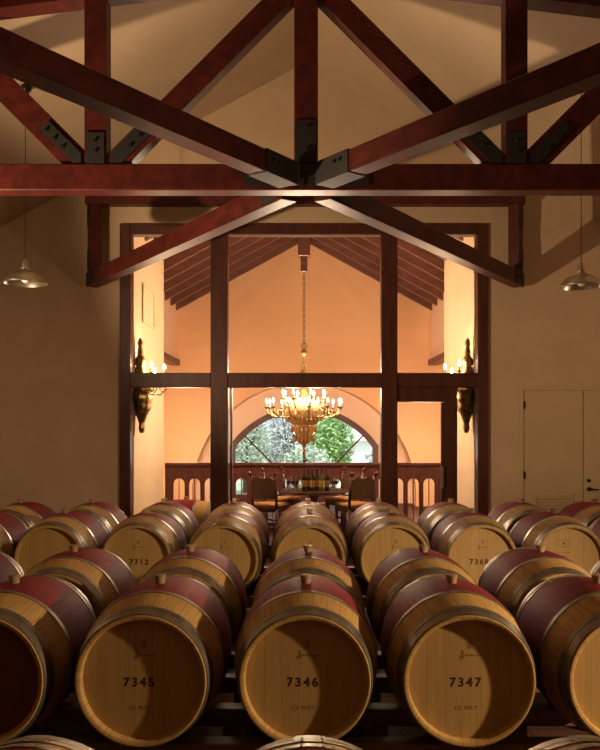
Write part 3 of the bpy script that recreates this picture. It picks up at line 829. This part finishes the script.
solid_lathe(bm, prof, 48, ripple=.05, nrip=12); link('crystal_bowl', bm, M['crystal'], t, True, 70)
# crystal drops
bm = NB()
for rr, zz, n in ((.30, zc(416), 26), (.21, zc(427), 20), (.17, zc(437), 16), (.47, zc(411), 16), (.33, zc(398), 16)):
    for i in range(n):
        a = 2*PI*i/n + rr
        x, y = rr*math.cos(a), rr*math.sin(a)
        for dz_, r_ in ((0, .010), (-.028, .014), (-.062, .017)):
            g = bmesh.ops.create_icosphere(bm, subdivisions=1, radius=r_); bmesh.ops.transform(bm, verts=g['verts'], matrix=Matrix.Translation((x, y, zz+dz_)) @ Matrix.Diagonal((1, 1, 1.5, 1)))
o = link('crystal_drops', bm, M['crystal'], t); o['kind'] = 'stuff'
for n, rr, zt, zb, off in ((12, .62, zc(404), zc(414), .13), (8, .36, zc(395.5), zc(405), .3)):
    for i in range(n):
        a = 2*PI*i/n + off
        ca, sa = math.cos(a), math.sin(a)
        def q(r_, z_): return (r_*ca, r_*sa, z_)
        bm = NB()
        pts = [q(.08, zc(402)), q(.2, zb+.01), q(rr*.55, zb-.06), q(rr*.8, zb-.05), q(rr*.97, zb+.02), q(rr, zt-.07)]
        tube(bm, pts, [.014, .013, .012, .012, .011, .010], 6)
        cl = [q(rr*.70 + .045*math.cos(x), zb+.03 + .045*math.sin(x)) for x in [j*.55 for j in range(9)]]
        tube(bm, cl, .007, 5)
        r2 = lathe(bm, [(.012, zt-.075), (.036, zt-.06), (.040, zt-.05)], 10, o=(rr*ca, rr*sa, 0))
        arm = link('candle_arm', bm, M['gilt'], t, True)
        bm = NB(); solid_lathe(bm, [(.011, zt-.06), (.011, zt+.02)], 10, o=(rr*ca, rr*sa, 0)); link('candle', bm, M['candle'], arm, True, 50)
        bm = NB(); solid_lathe(bm, [(.007, zt+.02), (.015, zt+.036), (.016, zt+.05), (.009, zt+.072), (.002, zt+.09)], 10, o=(rr*ca, rr*sa, 0)); link('bulb', bm, M['bulb'], arm, True)

# ------------------------------------------------------------------ wall sconces
for s, sd in ((-1, 'left'), (1, 'right')):
    t = thing('wall_sconce', 'gilded wall sconce with three lit candle bulbs on the %s return wall' % sd, 'sconce', (s*2.49, 11.80, 0), 0, 'gilded wall sconces')
    t.rotation_euler = (0, 0, 0 if s < 0 else PI)
    # built on the left wall: +x points into the room
    zs = lambda y: 1.9 + (425-y)/800*11.80
    bm = NB()
    ctl = [(.012, 338), (.045, 341), (.06, 344), (.035, 347), (.05, 349), (.06, 353), (.055, 355), (.085, 358), (.095, 361), (.10, 364), (.075, 366), (.12, 372), (.13, 376), (.10, 381), (.14, 387)]
    solid_lathe(bm, [(r*.72, zs(y)) for r, y in ctl], 20, o=(.075, 0, 0), ripple=.08, nrip=6)
    g = bmesh.ops.bisect_plane(bm, geom=bm.verts[:]+bm.edges[:]+bm.faces[:], plane_co=(.004, 0, 0), plane_no=(-1, 0, 0), clear_outer=True)
    link('upper_ornament', bm, M['gilt'], t, True, 60)
    bm = NB()
    ctl = [(.14, 387.2), (.17, 391), (.185, 396), (.175, 401), (.15, 405), (.16, 408), (.12, 412), (.085, 416), (.06, 421), (.045, 424), (.055, 427), (.05, 430), (.03, 433)]
    solid_lathe(bm, [(r*.85, zs(y)) for r, y in ctl], 20, o=(.095, 0, 0), ripple=.07, nrip=8)
    bmesh.ops.bisect_plane(bm, geom=bm.verts[:]+bm.edges[:]+bm.faces[:], plane_co=(.004, 0, 0), plane_no=(-1, 0, 0), clear_outer=True)
    link('basket', bm, M['gilt'], t, True, 60)
    for (ax, ay, yb) in ((.22, .10, 364), (.30, -.05, 371), (.42, .05, 367)):
        zt = zs(yb) - .06
        bm = NB()
        tube(bm, [(.14, 0, zs(391)), (.14+.35*(ax-.14), ay*.4, zs(394)), (.14+.8*(ax-.14), ay*.85, zs(395)), (ax+.03, ay, zs(389)), (ax, ay, zt-.06)], [.014, .012, .011, .010, .009], 6)
        tube(bm, [(ax-.02+.05*math.cos(j*.6), ay*.9, zs(388)+.05*math.sin(j*.6)) for j in range(9)], .007, 5)
        lathe(bm, [(.012, zt-.07), (.032, zt-.055), (.036, zt-.045)], 10, o=(ax, ay, 0))
        arm = link('candle_arm', bm, M['gilt'], t, True)
        bm = NB(); solid_lathe(bm, [(.011, zt-.055), (.011, zt+.02)], 10, o=(ax, ay, 0)); link('candle', bm, M['candle'], arm, True, 50)
        bm = NB(); solid_lathe(bm, [(.008, zt+.02), (.021, zt+.045), (.022, zt+.06), (.010, zt+.09), (.002, zt+.11)], 10, o=(ax, ay, 0)); link('bulb', bm, M['bulb'], arm, True)

# ------------------------------------------------------------------ outdoors
bm = NB(); bx(bm, -40, 40, 21.2, 90, -.6, -.4); struct(link('ground', bm, M['ground']))
bm = NB()
n = 40; v0 = []; v1 = []
for i in range(n+1):
    x = -60 + 120*i/n; h = 5.5 + 2.2*math.sin(i*.5) + 1.5*math.sin(i*1.3+1)
    v0.append(bm.verts.new((x, 70, -.5))); v1.append(bm.verts.new((x, 90, h)))
for i in range(n): bm.faces.new((v0[i], v0[i+1], v1[i+1], v1[i]))
struct(link('hills', bm, M['hill']))
def foliage(bm, c, rad, n, size):
    for _ in range(n):
        while True:
            p = Vector((random.uniform(-1, 1), random.uniform(-1, 1), random.uniform(-1, 1)))
            if .25 < p.length < 1: break
        p = Vector((p.x*rad[0], p.y*rad[1], p.z*rad[2])) + Vector(c)
        u = Vector((random.gauss(0, 1), random.gauss(0, 1), random.gauss(0, 1))).normalized(); v = u.orthogonal().normalized()
        s = size*random.uniform(.6, 1.4)
        q = [p - u*s, p + v*s*.45, p + u*s, p - v*s*.45]
        bm.faces.new([bm.verts.new(x) for x in q])
def plant(nm, label, cat, x, y, h, rad, mat, n, size, group):
    t = thing(nm, label, cat, (x, y, -.4), 0, group)
    bm = NB(); tube(bm, [(0, 0, 0), (.05, 0, h*.4), (-.04, 0, h*.75)], [.09, .07, .04], 7)
    for k in range(6):
        a = random.uniform(0, 6.28); tube(bm, [(0, 0, h*.35), (rad*.4*math.cos(a), rad*.4*math.sin(a), h*.6), (rad*.7*math.cos(a), rad*.7*math.sin(a), h*.8)], [.05, .035, .015], 5)
    link('trunk', bm, M['bark'], t)
    bm = NB(); foliage(bm, (0, 0, h*.58), (rad, rad, h*.44), n, size); link('foliage', bm, mat, t)
plant('tree', 'bright green tree outside the arched window, right of centre', 'tree', .95, 27, 2.9, .75, M['leaf_green'], 3600, .075, 'plants outside the arched window')
plant('tree', 'pale silvery tree outside the arched window, left of the green tree', 'tree', -.55, 28.5, 3.3, 1.0, M['leaf_grey'], 4200, .065, 'plants outside the arched window')
plant('bush', 'pale grey-green bush outside at the left end of the arched window', 'bush', -2.0, 27.0, 2.9, .95, M['leaf_pale'], 3400, .065, 'plants outside the arched window')
plant('bush', 'low pale bush outside below the green tree', 'bush', .1, 24.3, 1.7, .8, M['leaf_pale'], 1600, .07, 'plants outside the arched window')
plant('bush', 'low pale bush outside at the right end of the arched window', 'bush', 2.75, 25.6, 1.7, .9, M['leaf_grey'], 1600, .07, 'plants outside the arched window')
plant('bush', 'tall grey bush outside between the left bush and the silvery tree', 'bush', -2.2, 31, 3.2, .8, M['leaf_pale'], 3400, .065, 'plants outside the arched window')
plant('bush', 'wide pale bush outside at the far left behind the left bush', 'bush', -4.3, 30, 2.8, 1.0, M['leaf_grey'], 2000, .09, 'plants outside the arched window')
t = thing('house', 'pale low building outside seen through the right of the arched window', 'building', (3.2, 42, -.4))
bm = NB(); bx(bm, -1.9, 1.9, -1.5, 1.5, 0, 1.5); link('wall', bm, M['house'], t)
bm = NB(); prism(bm, [(-1.7, 1.5), (1.7, 1.5), (0, 2.25)], [], -2.1, 2.1, 'YZ'); link('roof', bm, M['house_roof'], t)

# ------------------------------------------------------------------ light
w = bpy.data.worlds.new('sky'); sc.world = w; w.use_nodes = True
bg = w.node_tree.nodes['Background']; bg.inputs[0].default_value = (.80, .90, 1.0, 1); bg.inputs[1].default_value = 2.4
def lamp(nm, typ, loc, energy, col, size=.1, rot=None, **kw):
    l = bpy.data.lights.new(nm, typ); l.energy = energy; l.color = col
    if typ in ('POINT', 'SPOT'): l.shadow_soft_size = size
    if typ == 'AREA': l.size = size
    if typ == 'SUN': l.angle = R(1)
    for k, v in kw.items(): setattr(l, k, v)
    o = bpy.data.objects.new(nm, l); C.objects.link(o); o.location = loc
    if rot: o.rotation_euler = rot
    return o
WARM = (1., .70, .42)
lamp('sun', 'SUN', (0, 40, 20), 5.5, (1, .96, .9), rot=(R(22), 0, R(-35)))
lamp('chandelier_light', 'POINT', (0, CY, 2.55), 720, (1., .70, .47), .35)
for s in (-1, 1):
    lamp('sconce_light', 'POINT', (s*2.12, 11.95, 2.83), 30, (1., .66, .38), .08)
    lamp('foyer_fill', 'POINT', (s*2.55, 17.0, 1.25), 140, (1., .70, .48), .3)  # added fill standing in for daylight on the lower back wall; no fixture
def aim(loc, tgt):
    return (Vector(tgt) - Vector(loc)).to_track_quat('-Z', 'Y').to_euler()
pr = (4.85, 2.76, 1.95)
lamp('hall_lamp_right', 'SPOT', pr, 1050, WARM, .05, rot=aim(pr, (0, 4.6, -.4)), spot_size=R(94), spot_blend=.6)
pl = (-4.2, 5.4, 1.75)
lamp('hall_lamp_left', 'SPOT', pl, 1350, WARM, .05, rot=aim(pl, (3.2, 11.5, 6.4)), spot_size=R(78), spot_blend=.5)
lamp('hall_lamp_side', 'POINT', (-4.85, 6.4, 3.2), 55, WARM, .06)
lamp('hall_lamp_far', 'POINT', (4.85, 8.3, 2.3), 30, WARM, .06)
lamp('hall_fill', 'AREA', (0, 1.0, 3.4), 44, (1., .76, .52), 2.5, rot=(R(205), 0, 0))

# ------------------------------------------------------------------ view
sc.view_settings.view_transform = 'Standard'; sc.view_settings.look = 'None'
sc.view_settings.gamma = 1; sc.view_settings.exposure = 0; sc.view_settings.use_curve_mapping = False
sc.cycles.use_denoising = True
sc.cycles.max_bounces = 8
sc.cycles.sample_clamp_indirect = 4
sc.cycles.caustics_reflective = False; sc.cycles.caustics_refractive = False
